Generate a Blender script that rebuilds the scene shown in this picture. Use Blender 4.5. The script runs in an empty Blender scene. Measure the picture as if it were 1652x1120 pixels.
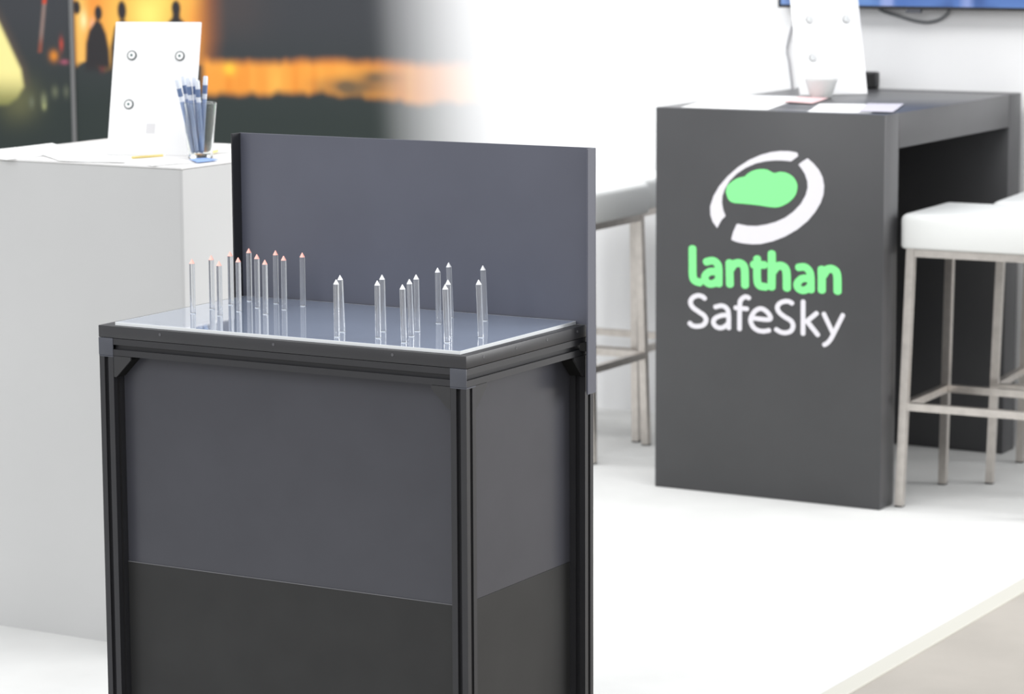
import bpy, bmesh, math, random
from mathutils import Vector, Matrix
from math import sin, cos, pi, radians, exp
random.seed(7)
S = bpy.context.scene
COL = S.collection

# ------------------------------------------------------------------ camera
cam_d = bpy.data.cameras.new('camera'); cam = bpy.data.objects.new('camera', cam_d); COL.objects.link(cam)
R_ = Vector((0.8650481, 0.50166814, -0.00456697)); U_ = Vector((-0.07187798, 0.13294131, 0.98851412)); F_ = Vector((-0.49651318, 0.854784, -0.15105952))
cam.matrix_world = Matrix(((R_.x, U_.x, -F_.x, 0), (R_.y, U_.y, -F_.y, 0), (R_.z, U_.z, -F_.z, 1.6), (0, 0, 0, 1)))
cam_d.sensor_width = 36.0; cam_d.lens = 36.0 * 4696.5 / 1652.0
cam_d.clip_start = 0.1; cam_d.clip_end = 100
cam_d.dof.use_dof = True; cam_d.dof.focus_distance = 4.85; cam_d.dof.aperture_fstop = 7.5
S.camera = cam

# ------------------------------------------------------------------ world, lamps, exposure
W = bpy.data.worlds.new('world'); S.world = W; W.use_nodes = True
bg = W.node_tree.nodes['Background']; bg.inputs[0].default_value = (0.95, 0.97, 1.0, 1); bg.inputs[1].default_value = 0.78
def area(name, loc, size, energy, target=None, col=(1, 1, 1)):
    l = bpy.data.lights.new(name, 'AREA'); l.shape = 'RECTANGLE'; l.size, l.size_y = size; l.energy = energy; l.color = col
    o = bpy.data.objects.new(name, l); COL.objects.link(o); o.location = loc
    if target: o.rotation_euler = (Vector(target) - Vector(loc)).to_track_quat('-Z', 'Y').to_euler()
    return o
area('hall_light', (-5.6, 5.6, 4.6), (3.2, 3.2), 60)
area('hall_light', (-2.6, 5.6, 4.6), (3.2, 3.2), 60)
area('hall_light', (-5.5, -1.0, 4.0), (3.2, 3.2), 85, (-4.6, 7.5, 0.4))
area('hall_light', (-1.5, -1.0, 4.0), (3.2, 3.2), 85, (-4.0, 7.5, 0.4))
for wx in (-7.2, -5.6, -4.0, -2.6):                              # arm spotlights washing the back wall
    area('wall_washer', (wx, 6.5, 2.9), (1.2, 0.6), 14 if wx < -5 else (13 if wx < -3 else 7), (wx, 8.08, 0.5))
area('right_face_fill', (2.8, 8.8, 2.2), (3.6, 2.6), 330, (-2.4, 5.0, 0.7))  # added fill with no known source, brightens the right-hand faces
S.view_settings.view_transform = 'Standard'; S.view_settings.look = 'None'
S.view_settings.gamma = 1.0; S.view_settings.use_curve_mapping = False
S.view_settings.exposure = 0.0
S.cycles.max_bounces = 12; S.cycles.transmission_bounces = 12; S.cycles.caustics_refractive = True; S.cycles.caustics_reflective = False

# ------------------------------------------------------------------ materials
def lin(c):
    c = c / 255.0
    return c / 12.92 if c <= 0.04045 else ((c + 0.055) / 1.055) ** 2.4
def srgb(r, g, b): return (lin(r), lin(g), lin(b))
def mat(name, col, rough=0.5, metal=0.0, spec=0.5, trans=0.0, ior=1.45, noise=None, bump=None, coat=0.0, alpha=1.0, emit=None):
    m = bpy.data.materials.new(name); m.use_nodes = True
    nt = m.node_tree; b = nt.nodes['Principled BSDF']
    b.inputs['Base Color'].default_value = (*col, 1); b.inputs['Roughness'].default_value = rough
    b.inputs['Metallic'].default_value = metal; b.inputs['Specular IOR Level'].default_value = spec
    b.inputs['Transmission Weight'].default_value = trans; b.inputs['IOR'].default_value = ior
    b.inputs['Coat Weight'].default_value = coat; b.inputs['Coat IOR'].default_value = 1.7; b.inputs['Alpha'].default_value = alpha
    if emit:
        b.inputs['Emission Color'].default_value = (*emit[0], 1); b.inputs['Emission Strength'].default_value = emit[1]
    if noise or bump:
        tc = nt.nodes.new('ShaderNodeTexCoord')
    if noise:                                   # (scale, lighter/darker factor, detail)
        n = nt.nodes.new('ShaderNodeTexNoise'); n.inputs['Scale'].default_value = noise[0]; n.inputs['Detail'].default_value = noise[2]
        r = nt.nodes.new('ShaderNodeValToRGB')
        k = noise[1]
        r.color_ramp.elements[0].color = (*[c * (1 - k) for c in col], 1); r.color_ramp.elements[1].color = (*[min(1, c * (1 + k)) for c in col], 1)
        r.color_ramp.elements[0].position = 0.3; r.color_ramp.elements[1].position = 0.7
        nt.links.new(tc.outputs['Object'], n.inputs['Vector']); nt.links.new(n.outputs['Fac'], r.inputs['Fac']); nt.links.new(r.outputs['Color'], b.inputs['Base Color'])
    if bump:                                    # (scale, strength, distance)
        n2 = nt.nodes.new('ShaderNodeTexNoise'); n2.inputs['Scale'].default_value = bump[0]; n2.inputs['Detail'].default_value = 3
        bp = nt.nodes.new('ShaderNodeBump'); bp.inputs['Strength'].default_value = bump[1]; bp.inputs['Distance'].default_value = bump[2]
        nt.links.new(tc.outputs['Object'], n2.inputs['Vector']); nt.links.new(n2.outputs['Fac'], bp.inputs['Height']); nt.links.new(bp.outputs['Normal'], b.inputs['Normal'])
    return m
def attr_mat(name, attr, rough=0.6, emit=0.0):
    m = bpy.data.materials.new(name); m.use_nodes = True; nt = m.node_tree; b = nt.nodes['Principled BSDF']
    a = nt.nodes.new('ShaderNodeAttribute'); a.attribute_name = attr
    b.inputs['Roughness'].default_value = rough
    if emit:
        b.inputs['Base Color'].default_value = (0.01, 0.01, 0.012, 1)
        nt.links.new(a.outputs['Color'], b.inputs['Emission Color']); b.inputs['Emission Strength'].default_value = emit
    else:
        nt.links.new(a.outputs['Color'], b.inputs['Base Color']); b.inputs['Specular IOR Level'].default_value = 0.2
    return m
M = {}
M['carpet'] = mat('white_carpet', (0.73, 0.73, 0.715), 0.95, spec=0.1, noise=(5.0, 0.035, 6), bump=(900, 0.25, 0.002))
M['aisle'] = mat('grey_aisle_carpet', (0.44, 0.41, 0.37), 0.95, spec=0.1, noise=(4.0, 0.06, 7), bump=(700, 0.3, 0.002))
M['strip'] = mat('cream_edging', (0.61, 0.595, 0.535), 0.6, spec=0.3)
M['wall'] = mat('white_wall', (0.86, 0.86, 0.865), 0.8, spec=0.2, bump=(60, 0.03, 0.001))
M['alu'] = mat('aluminium', (0.20, 0.20, 0.20), 0.45, metal=0.6, bump=(300, 0.03, 0.0005))
M['ped'] = mat('charcoal_panel', (0.057, 0.058, 0.069), 0.27, spec=0.45, noise=(9, 0.05, 4), bump=(400, 0.04, 0.0004))
M['pedlow'] = mat('charcoal_film', (0.030, 0.030, 0.030), 0.42, spec=0.3, noise=(11, 0.08, 5), bump=(300, 0.05, 0.0004))
M['pedside'] = M['ped']
M['plate'] = mat('black_plate', (0.034, 0.034, 0.037), 0.4, spec=0.5, noise=(14, 0.06, 4))
M['board'] = mat('slate_backboard', (0.108, 0.112, 0.140), 0.34, spec=0.5, noise=(6, 0.05, 4), bump=(200, 0.03, 0.0004))
M['profile'] = mat('anodised_black', (0.027, 0.027, 0.030), 0.42, spec=0.5, noise=(30, 0.05, 3))
M['cap'] = mat('grey_plastic', (0.070, 0.074, 0.090), 0.45, spec=0.5, bump=(500, 0.03, 0.0003))
M['screw'] = mat('steel_screw', (0.14, 0.14, 0.15), 0.4, metal=0.5)
M['gusset'] = mat('black_gusset', (0.036, 0.036, 0.038), 0.45, spec=0.4)
M['gussetleg'] = mat('dark_gusset_leg', (0.010, 0.010, 0.010), 0.7, spec=0.2)
M['slab'] = mat('acrylic_sheet', (0.42, 0.50, 0.66), 0.04, spec=0.5, ior=1.75, coat=1.0, noise=(5, 0.06, 3))
M['slabedge'] = mat('acrylic_edge_glow', (0.86, 0.88, 0.89), 0.2, spec=0.5)  # white colour paints in the light gathered at the clear edges
M['rod'] = mat('clear_acrylic', (0.95, 0.96, 0.97), 0.03, trans=0.86, ior=1.47)
M['tipwhite'] = mat('frosted_tip', (0.93, 0.93, 0.94), 0.5, trans=0.0, spec=0.4)
M['tipred'] = mat('red_lit_tip', (0.95, 0.60, 0.52), 0.4, spec=0.4, emit=((1.0, 0.20, 0.14), 0.32))
M['foot'] = mat('rubber', (0.02, 0.02, 0.02), 0.8)
M['counter'] = mat('graphite_laminate', (0.066, 0.066, 0.069), 0.34, spec=0.5, noise=(7, 0.04, 4), bump=(250, 0.03, 0.0004))
M['green'] = mat('green_vinyl', (0.27, 0.95, 0.33), 0.5, spec=0.2)
M['white'] = mat('white_vinyl', (0.82, 0.80, 0.84), 0.5, spec=0.2)
M['plinth'] = mat('light_grey_lacquer', (0.57, 0.57, 0.565), 0.5, spec=0.3, noise=(3, 0.02, 3))
M['plinthtop'] = mat('white_lacquer_top', (0.78, 0.77, 0.76), 0.4, spec=0.4)
M['steel'] = mat('brushed_steel', (0.62, 0.58, 0.54), 0.32, metal=0.85, noise=(40, 0.08, 3))
M['seat'] = mat('white_leatherette', (0.84, 0.85, 0.83), 0.45, spec=0.4, bump=(120, 0.06, 0.001))
M['panelwhite'] = mat('white_acrylic', (0.88, 0.88, 0.88), 0.2, spec=0.5)
M['glass'] = mat('clear_glass', (0.97, 0.99, 0.98), 0.02, trans=1.0, ior=1.45)
M['frost'] = mat('frosted_glass', (0.85, 0.86, 0.85), 0.35, trans=0.55, ior=1.4)
M['paper'] = mat('paper', (0.86, 0.86, 0.85), 0.7, spec=0.2)
M['paperblue'] = mat('blue_print', (0.30, 0.45, 0.80), 0.6, spec=0.2)
M['paperpink'] = mat('pink_print', (0.80, 0.55, 0.55), 0.6, spec=0.2)
M['papergrey'] = mat('grey_print', (0.55, 0.53, 0.60), 0.6, spec=0.2)
M['yellow'] = mat('yellow_lacquer', (0.82, 0.66, 0.24), 0.5)
M['penblue'] = mat('pen_blue', (0.13, 0.19, 0.34), 0.35, spec=0.5)
M['penbarrel'] = mat('pen_barrel', (0.27, 0.34, 0.52), 0.3, spec=0.5)
M['penwhite'] = mat('pen_white', (0.70, 0.74, 0.82), 0.3, spec=0.5)
M['black'] = mat('black_plastic', (0.018, 0.018, 0.02), 0.4)
M['cable'] = mat('grey_cable', (0.20, 0.21, 0.22), 0.5)
M['palecable'] = mat('pale_cable', (0.40, 0.40, 0.42), 0.5)
M['ringgrey'] = mat('grey_ring', (0.13, 0.145, 0.145), 0.4)
M['filmhighlight'] = mat('film_edge_highlight', (0.17, 0.17, 0.18), 0.5)
M['tealdark'] = mat('dark_teal_screw', (0.03, 0.10, 0.09), 0.4)
M['logo_grey'] = mat('pale_grey_print', (0.70, 0.69, 0.70), 0.6)
M['print'] = attr_mat('mural_print', 'print', 0.55)
M['screen'] = attr_mat('screen_image', 'print', 0.2, emit=0.9)

# ------------------------------------------------------------------ helpers
def link(name, bm, m, parent=None, smooth=30):
    me = bpy.data.meshes.new(name); bm.normal_update(); bm.to_mesh(me); bm.free()
    for p in me.polygons: p.use_smooth = True
    me.set_sharp_from_angle(angle=radians(smooth))
    me.materials.append(M[m]); o = bpy.data.objects.new(name, me); COL.objects.link(o)
    if parent: o.parent = parent
    return o
def part(name, bm, m, parent, smooth=30):
    """bm is in world coordinates; parents have only a location/rotation, so undo it"""
    inv = world_of(parent).inverted(); bmesh.ops.transform(bm, matrix=inv, verts=bm.verts)
    return link(name, bm, m, parent, smooth)
def world_of(o):
    mt = Matrix.LocRotScale(o.location, o.rotation_euler, o.scale)
    return world_of(o.parent) @ mt if o.parent else mt
def thing(name, label, cat, loc=(0, 0, 0), rz=0, group=None):
    o = bpy.data.objects.new(name, None); COL.objects.link(o); o.location = loc; o.rotation_euler = (0, 0, rz); o.empty_display_size = 0.1
    o['label'] = label; o['category'] = cat
    if group: o['group'] = group
    return o
def tag(o, label, cat, group=None):
    o['label'] = label; o['category'] = cat
    if group: o['group'] = group
    return o
def origin_to(o, loc):
    loc = Vector(loc); o.data.transform(Matrix.Translation(-loc)); o.location = loc; return o
def copy_tree(o, parent=None):
    c = o.copy(); COL.objects.link(c); c.parent = parent
    for ch in list(o.children): copy_tree(ch, c)
    return c
def box(x0, x1, y0, y1, z0, z1, bev=0.0, seg=2, bm=None):
    b = bmesh.new()
    r = bmesh.ops.create_cube(b, size=1)
    bmesh.ops.scale(b, vec=(x1 - x0, y1 - y0, z1 - z0), verts=b.verts)
    bmesh.ops.translate(b, vec=((x0 + x1) / 2, (y0 + y1) / 2, (z0 + z1) / 2), verts=b.verts)
    if bev: bmesh.ops.bevel(b, geom=b.edges[:], offset=bev, segments=seg, profile=0.5, affect='EDGES')
    if bm is None: return b
    return merge(bm, b)
def merge(bm, b):
    me = bpy.data.meshes.new('tmp'); b.to_mesh(me); b.free(); bm.from_mesh(me); bpy.data.meshes.remove(me); return bm
def move(bm, mt): bmesh.ops.transform(bm, matrix=mt, verts=bm.verts); return bm
def lathe(prof, seg=32, bm=None, cap=True):
    """prof: (radius, z) list"""
    b = bm or bmesh.new(); rings = []
    for r, z in prof:
        if r < 1e-6: rings.append([b.verts.new((0, 0, z))])
        else: rings.append([b.verts.new((r * cos(2 * pi * k / seg), r * sin(2 * pi * k / seg), z)) for k in range(seg)])
    for a, c in zip(rings, rings[1:]):
        for k in range(seg):
            k2 = (k + 1) % seg
            if len(a) == 1 and len(c) == 1: continue
            if len(a) == 1: b.faces.new((a[0], c[k], c[k2])) if False else b.faces.new((a[0], c[k2], c[k]))
            elif len(c) == 1: b.faces.new((a[k], a[k2], c[0]))
            else: b.faces.new((a[k], a[k2], c[k2], c[k]))
    if cap:
        if len(rings[0]) > 1: b.faces.new(rings[0][::-1])
        if len(rings[-1]) > 1: b.faces.new(rings[-1])
    bmesh.ops.recalc_face_normals(b, faces=b.faces); return b
def prism(poly, mt, depth):
    """polygon (a,b) in the XY of mt, extruded from 0 to depth along its Z"""
    b = bmesh.new(); f = [b.verts.new((x, y, 0)) for x, y in poly]; t = [b.verts.new((x, y, depth)) for x, y in poly]
    n = len(poly)
    b.faces.new(f[::-1]); b.faces.new(t)
    for i in range(n): b.faces.new((f[i], f[(i + 1) % n], t[(i + 1) % n], t[i]))
    bmesh.ops.triangulate(b, faces=[x for x in b.faces if len(x.verts) > 4])
    bmesh.ops.recalc_face_normals(b, faces=b.faces)
    return move(b, mt)
def frame_from(o, x, y):
    x = Vector(x).normalized(); y = Vector(y).normalized(); z = x.cross(y)
    return Matrix(((x.x, y.x, z.x, o[0]), (x.y, y.y, z.y, o[1]), (x.z, y.z, z.z, o[2]), (0, 0, 0, 1)))
def tube(pts, r, seg=10, bm=None, square=False, up=(0, 0, 1)):
    b = bm or bmesh.new(); pts = [Vector(p) for p in pts]; rings = []
    rr = r if isinstance(r, (list, tuple)) else [r] * len(pts)
    for i, p in enumerate(pts):
        t = (pts[min(i + 1, len(pts) - 1)] - pts[max(i - 1, 0)]).normalized()
        s = t.cross(Vector(up)); s = s if s.length > 1e-4 else t.cross(Vector((0, 1, 0))); s.normalize(); u = s.cross(t)
        if square: ang = [pi / 4 + k * pi / 2 for k in range(4)]; q = rr[i] * 2 ** .5
        else: ang = [2 * pi * k / seg for k in range(seg)]; q = rr[i]
        rings.append([b.verts.new(p + q * (cos(a) * s + sin(a) * u)) for a in ang])
    for a, c in zip(rings, rings[1:]):
        n = len(a)
        for k in range(n): b.faces.new((a[k], a[(k + 1) % n], c[(k + 1) % n], c[k]))
    b.faces.new(rings[0][::-1]); b.faces.new(rings[-1])
    bmesh.ops.recalc_face_normals(b, faces=b.faces); return b
def spline(pts, n=8):
    P = [Vector(p) for p in pts]; P = [2 * P[0] - P[1]] + P + [2 * P[-1] - P[-2]]; out = []
    for i in range(1, len(P) - 2):
        for k in range(n):
            t = k / n; a, b, c, d = P[i - 1:i + 3]
            out.append(.5 * ((2 * b) + (-a + c) * t + (2 * a - 5 * b + 4 * c - d) * t * t + (-a + 3 * b - 3 * c + d) * t ** 3))
    out.append(P[-2]); return out
def structure(o): o['kind'] = 'structure'; return o

# ------------------------------------------------------------------ setting
structure(link('floor', box(-9.5, -2.352, 0.5, 8.2, -0.02, 0.0), 'carpet'))
structure(link('trim_1', box(-2.352, -2.305, -3.0, 9.0, -0.02, 0.0015, 0.001, 1), 'strip'))
structure(link('floor.001', box(-2.305, 9.0, -6.0, 9.0, -0.02, -0.003), 'aisle'))
structure(link('floor.002', box(-9.5, -2.352, -6.0, 0.5, -0.02, -0.003), 'aisle'))
structure(link('wall_back', box(-9.5, -2.3, 8.085, 8.2, 0.0, 2.6), 'wall'))

# printed mural: a flat picture printed on thin wall panels (X, Z in metres on the wall)
def sstep(a, b, x):
    t = max(0.0, min(1.0, (x - a) / (b - a))); return t * t * (3 - 2 * t)
def mix(a, b, t): return tuple(a[i] + (b[i] - a[i]) * t for i in range(3))
def hashn(i, j=0):
    v = sin(i * 127.1 + j * 311.7) * 43758.5453; return v - math.floor(v)
def vnoise(x, y):
    i, j = math.floor(x), math.floor(y); u, v = x - i, y - j; u = u * u * (3 - 2 * u); v = v * v * (3 - 2 * v)
    return (hashn(i, j) * (1 - u) + hashn(i + 1, j) * u) * (1 - v) + (hashn(i, j + 1) * (1 - u) + hashn(i + 1, j + 1) * u) * v
def poly_sd(p, poly):
    """signed distance to a polygon, negative inside"""
    x, y = p; d = 1e9; inside = False; n = len(poly)
    for i in range(n):
        ax, ay = poly[i]; bx, by = poly[(i + 1) % n]
        ex, ey = bx - ax, by - ay; t = max(0, min(1, ((x - ax) * ex + (y - ay) * ey) / (ex * ex + ey * ey)))
        d = min(d, math.hypot(x - ax - t * ex, y - ay - t * ey))
        if (ay > y) != (by > y) and x < ex * (y - ay) / (by - ay) + ax: inside = not inside
    return -d if inside else d
P1 = [(-6.356, 1.206), (-6.354, 1.202), (-6.336, 1.190), (-6.318, 1.154), (-6.306, 1.10), (-6.303, 1.02), (-6.412, 1.02), (-6.405, 1.12), (-6.391, 1.163), (-6.368, 1.190)]
P2 = [(-6.252, 1.204), (-6.279, 1.176), (-6.297, 1.11), (-6.300, 1.00), (-6.206, 1.00), (-6.21, 1.166), (-6.236, 1.204)]
P3 = [(-6.028, 1.228), (-6.030, 1.215), (-6.052, 1.195), (-6.062, 1.148), (-6.062, 1.00), (-5.970, 1.00), (-5.972, 1.148), (-5.980, 1.198), (-5.999, 1.215), (-5.999, 1.228)]
HEADS = [(-6.349, 1.226, .017, .026), (-6.246, 1.236, .019, .034), (-6.014, 1.247, .019, .027), (-6.443, 1.244, .016, .024)]
TENT = [(-6.793, 1.186), (-6.70, 1.022), (-6.689, 0.961), (-6.72, 0.92), (-6.762, 0.895), (-6.95, 0.88), (-7.15, 1.05), (-6.95, 1.42)]
DARK_T, DARK_B = srgb(64, 66, 70), srgb(50, 58, 56)
SPOTS = [(-6.414, 1.200, .014, .030, (255, 235, 170)), (-6.376, 1.185, .012, .022, (250, 180, 140)), (-6.551, 1.073, .018, .018, (225, 140, 50)), (-6.516, 1.115, .008, .022, (190, 75, 60)),
         (-6.504, 1.053, .018, .008, (170, 90, 110)), (-6.338, 1.042, .012, .014, (190, 70, 80)), (-5.795, 1.045, .025, .02, (255, 205, 70)), (-6.13, 1.225, .06, .06, (250, 232, 120)),
         (-6.657, .907, .012, .02, (110, 115, 95)), (-6.601, .915, .012, .024, (130, 135, 105)), (-6.55, .947, .014, .02, (105, 110, 90)), (-6.5, .949, .012, .02, (95, 100, 85)), (-6.60, .895, .008, .012, (165, 170, 120))]
def paint(x, z):
    c = mix(DARK_B, DARK_T, sstep(0.85, 1.25, z))
    n = vnoise(x * 9, z * 9)
    c = mix(c, srgb(88, 76, 72), 0.35 * sstep(1.08, 1.25, z) * exp(-((x + 5.78) / .14) ** 2))
    # olive meadow glow by the tent
    c = mix(c, srgb(112, 112, 78), 0.75 * exp(-((x + 6.72) / .09) ** 2 - ((z - .91) / .075) ** 2) * (.6 + .6 * n))
    # fire behind the people
    f = sstep(-6.475, -6.440, x) * (1 - sstep(-5.97, -5.79, x + .25 * max(0, 1.15 - z))) * sstep(1.035 + .02 * sin(x * 40), 1.060, z)
    f *= 1 - sstep(1.40, 1.62, z)
    if f > 0:
        g = exp(-((x + 6.13) / .20) ** 2)
        fc = mix(srgb(240, 138, 58), srgb(250, 215, 105), min(1, g * .85 + .30 * (vnoise(x * 14, z * 10) - .4)))
        fc = mix(fc, srgb(246, 205, 110), .7 * exp(-((x + 6.43) / .03) ** 2))
        fc = mix(fc, srgb(150, 85, 50), .7 * sstep(-5.96, -5.84, x))
        c = mix(c, fc, f)
    # glowing band along the horizon
    fr = lambda k, f: .6 * vnoise(x * f, k) + .4 * vnoise(x * f * 2.3, k + 5) - .5
    up = 1.078 + .006 * sin(x * 9) + .016 * fr(3, 20) + .010 * sstep(-5.35, -5.1, x)
    lo = .970 + .008 * sin(x * 8 + 1) + .018 * fr(9, 17) - .006 * sstep(-5.25, -5.0, x)
    b = sstep(lo - .022, lo + .018, z) * (1 - sstep(up - .026, up + .022, z)) * sstep(-5.925, -5.885, x)
    if b > 0:
        bc = mix(srgb(236, 142, 52), srgb(255, 184, 84), .65 * vnoise(x * 15, z * 5) + .35 * vnoise(x * 40, z * 8))
        bc = mix(bc, srgb(226, 128, 66), .5 * sstep(1.05, 1.09, z))
        d1 = exp(-((x + 5.29) / .13) ** 2 - ((z - .998) / .030) ** 2); d2 = exp(-((x + 5.19) / .08) ** 2 - ((z - 1.035) / .022) ** 2)
        bc = mix(bc, srgb(96, 86, 70), min(.92, (d1 + .7 * d2) * (.8 + .5 * vnoise(x * 18, z * 24))))
        c = mix(c, bc, b * (1 - .25 * sstep(-5.4, -5.1, x)))
    for sx, sz, a, d, col in SPOTS:
        c = mix(c, srgb(*col), exp(-((x - sx) / a) ** 2 - ((z - sz) / d) ** 2))
    # torch pole, tent
    tx = -6.585 + (1.268 - z) * (-.026 / .17)
    if 1.085 < z < 1.30: c = mix(c, mix(srgb(150, 85, 68), srgb(150, 128, 120), sstep(1.1, 1.16, z)) if z < 1.252 else srgb(225, 85, 55), .85 * (1 - sstep(.003, .013, abs(x - tx))))
    s = poly_sd((x, z), TENT)
    c = mix(c, srgb(98, 84, 74), .6 * (1 - sstep(.0, .05, s)) * sstep(.93, 1.0, z))
    tc = mix(srgb(140, 140, 86), srgb(252, 240, 160), sstep(.89, 1.02, z))
    c = mix(c, tc, 1 - sstep(-.012, .010, s))
    # people standing in front of the fire
    ink = srgb(52, 50, 52)
    for p in (P1, P2, P3):
        c = mix(c, ink, (1 - sstep(-.006, .008, poly_sd((x, z), p))) * sstep(1.0, 1.05, z))
    for hx, hz, rx, rz in HEADS:
        q = math.hypot((x - hx) / rx, (z - hz) / rz); c = mix(c, ink, 1 - sstep(.75, 1.25, q))
    # the picture fades out to white towards the right
    q = x + .06 * (z - 1.0); w = .5 * sstep(-5.25, -4.66, q) + .5 * max(0, min(1, (q + 5.22) / .53)) * sstep(-5.25, -5.12, q)
    white = (1.08, 1.08, 1.085)
    return mix(c, white, w)
def lin_space(a, b, n): return [a + (b - a) * i / n for i in range(n + 1)]
def print_grid(name, xs, zs, y, fn, m, parent, gain):
    me = bpy.data.meshes.new(name); V = []; Fc = []; cols = []
    for z in zs:
        for x in xs:
            V.append((x, y, z)); k = fn(x, z); cols += [max(0, min(1, v * gain)) for v in k] + [1.0]
    nx = len(xs)
    for j in range(len(zs) - 1):
        for i in range(nx - 1):
            a = j * nx + i; Fc.append((a, a + 1, a + nx + 1, a + nx))
    # back and rim so that the panel has thickness
    n0 = len(V); x0, x1, z0, z1 = xs[0], xs[-1], zs[0], zs[-1]
    back = [(x0, y + .003, z0), (x1, y + .003, z0), (x1, y + .003, z1), (x0, y + .003, z1)]
    V += back; cols += [.75, .75, .75, 1] * 4; Fc.append((n0 + 3, n0 + 2, n0 + 1, n0))
    me.from_pydata(V, [], Fc); a = me.color_attributes.new('print', 'FLOAT_COLOR', 'POINT'); a.data.foreach_set('color', cols)
    me.materials.append(M[m]); o = bpy.data.objects.new(name, me); COL.objects.link(o); o.parent = parent; return o
MURAL_GAIN = 0.80
mural = thing('printed_mural', 'large wall mural of a night fire with dark silhouettes, fading to white', 'mural')
zs = [0.0, 0.2, 0.4, 0.6, 0.7] + lin_space(0.72, 1.34, 112) + [1.4, 1.6, 1.9, 2.2, 2.5]
print_grid('printed_panel', [-8.2, -7.8, -7.4, -7.2] + lin_space(-7.0, -6.4735, 95), zs, 8.079, paint, 'print', mural, MURAL_GAIN)
print_grid('printed_panel', lin_space(-6.4565, -4.70, 310) + [-4.6, -4.2, -3.8, -3.4, -3.0, -2.6, -2.3], zs, 8.079, paint, 'print', mural, MURAL_GAIN)
part('joint_strip', box(-6.474, -6.456, 8.072, 8.0845, 0.0, 2.5, .002, 1), 'alu', mural)

# ------------------------------------------------------------------ pedestal (black aluminium profile frame)
PX0, PX1, PY0, PY1 = -3.1464, -2.3984, 3.981, 4.4112
ZR0, ZR1, ZP = 0.8232, 0.8532, 0.8748
PW = 0.030
ped = thing('display_pedestal', 'tall black profile-frame pedestal with charcoal side panels and an upright backboard', 'pedestal', ((PX0 + PX1) / 2, (PY0 + PY1) / 2, 0))
def slot_poly(w, o=.0042, d=.0075, i=.0075, l=.0022):
    h = w / 2; side = [(-h, -h), (-o, -h), (-o, -h + l), (-i, -h + l), (-i * .6, -h + d), (i * .6, -h + d), (i, -h + l), (o, -h + l), (o, -h)]
    out = []
    for k in range(4):
        a = k * pi / 2
        out += [(x * cos(a) - y * sin(a), x * sin(a) + y * cos(a)) for x, y in side]
    return out
def profile(p, d, length):
    """slotted square profile starting at p along the axis d ('x','y','z')"""
    ax = {'x': ((0, 1, 0), (0, 0, 1)), 'y': ((0, 0, 1), (1, 0, 0)), 'z': ((1, 0, 0), (0, 1, 0))}[d]
    b = prism(slot_poly(PW), frame_from(p, *ax), length)
    return b
h = PW / 2
for x in (PX0 + h + .001, PX1 - h):
    for y in (PY0 + h, PY1 - h):
        post = part('post', profile((x, y, 0.012), 'z', ZR0 - .0135), 'profile', ped)
        part('foot', lathe([(.013, 0), (.013, .006), (.006, .007), (.006, .0125)], 16) if False else move(lathe([(.013, 0), (.013, .006), (.006, .007), (.006, .0125)], 16), Matrix.Translation((x, y, 0))), 'foot', post)
    part('rail', profile((x, PY0 + .002, ZR0 + h), 'y', PY1 - PY0 - .004), 'profile', ped)
    for y in (PY0 - .0012, PY1 - .0015):
        part('end_cap', box(x - h - .0006, x + h + .0006, y, y + .003, ZR0 - .0004, ZR1 + .0004, .0011, 2), 'cap', ped)
    # thin collar between post and rail
    part('post_cap', box(x - h - .0004, x + h + .0004, PY0 - .0006, PY0 + PW, ZR0 - .0032, ZR0 - .0004, .0006, 1), 'cap', ped)
    part('rail', profile((x, PY0 + PW, .05), 'y', PY1 - PY0 - 2 * PW), 'profile', ped)
for y in (PY0 + h, PY1 - h):
    part('rail', profile((PX0 + PW + .001, y, ZR0 + h), 'x', PX1 - PX0 - 2 * PW - .001), 'profile', ped)
    part('rail', profile((PX0 + PW + .001, y, .05), 'x', PX1 - PX0 - 2 * PW - .001), 'profile', ped)
# infill panels, recessed; each side is an upper sheet and a lower one standing 1.5 mm proud of it
ZS = 0.452
fx0, fx1, fy = PX0 + PW + .0015, PX1 - PW - .0005, PY0 + .0285
part('upper_panel', box(fx0, fx1, fy, fy + .0035, ZS - .0, ZR0 - .001, .0004, 1), 'ped', ped)
part('lower_panel', box(fx0, fx1 - .006, fy - .0015, fy + .003, .066, ZS - .0012, .0004, 1), 'pedlow', ped)
part('film_edge_highlight', box(fx0, fx1 - .006, fy - .0018, fy + .001, ZS - .0011, ZS + .0002, .0003, 1), 'filmhighlight', ped)  # lighter strip painting in the light caught by the lower sheet's edge
sy0, sy1, sx = PY0 + PW + .0005, PY1 - PW - .0005, PX1 - .0305
part('upper_panel', box(sx - .0035, sx, sy0, sy1, ZS, ZR0 - .001, .0004, 1), 'pedside', ped)
part('lower_panel', box(sx - .003, sx + .0004, sy0, sy1, .066, ZS, .0004, 1), 'pedlow', ped)
part('upper_panel', box(PX0 + .027, PX0 + .0305, sy0, sy1, .066, ZR0 - .001, .0004, 1), 'ped', ped)
part('upper_panel', box(fx0, fx1, PY1 - .032, PY1 - .0285, .066, ZR0 - .001, .0004, 1), 'ped', ped)
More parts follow.
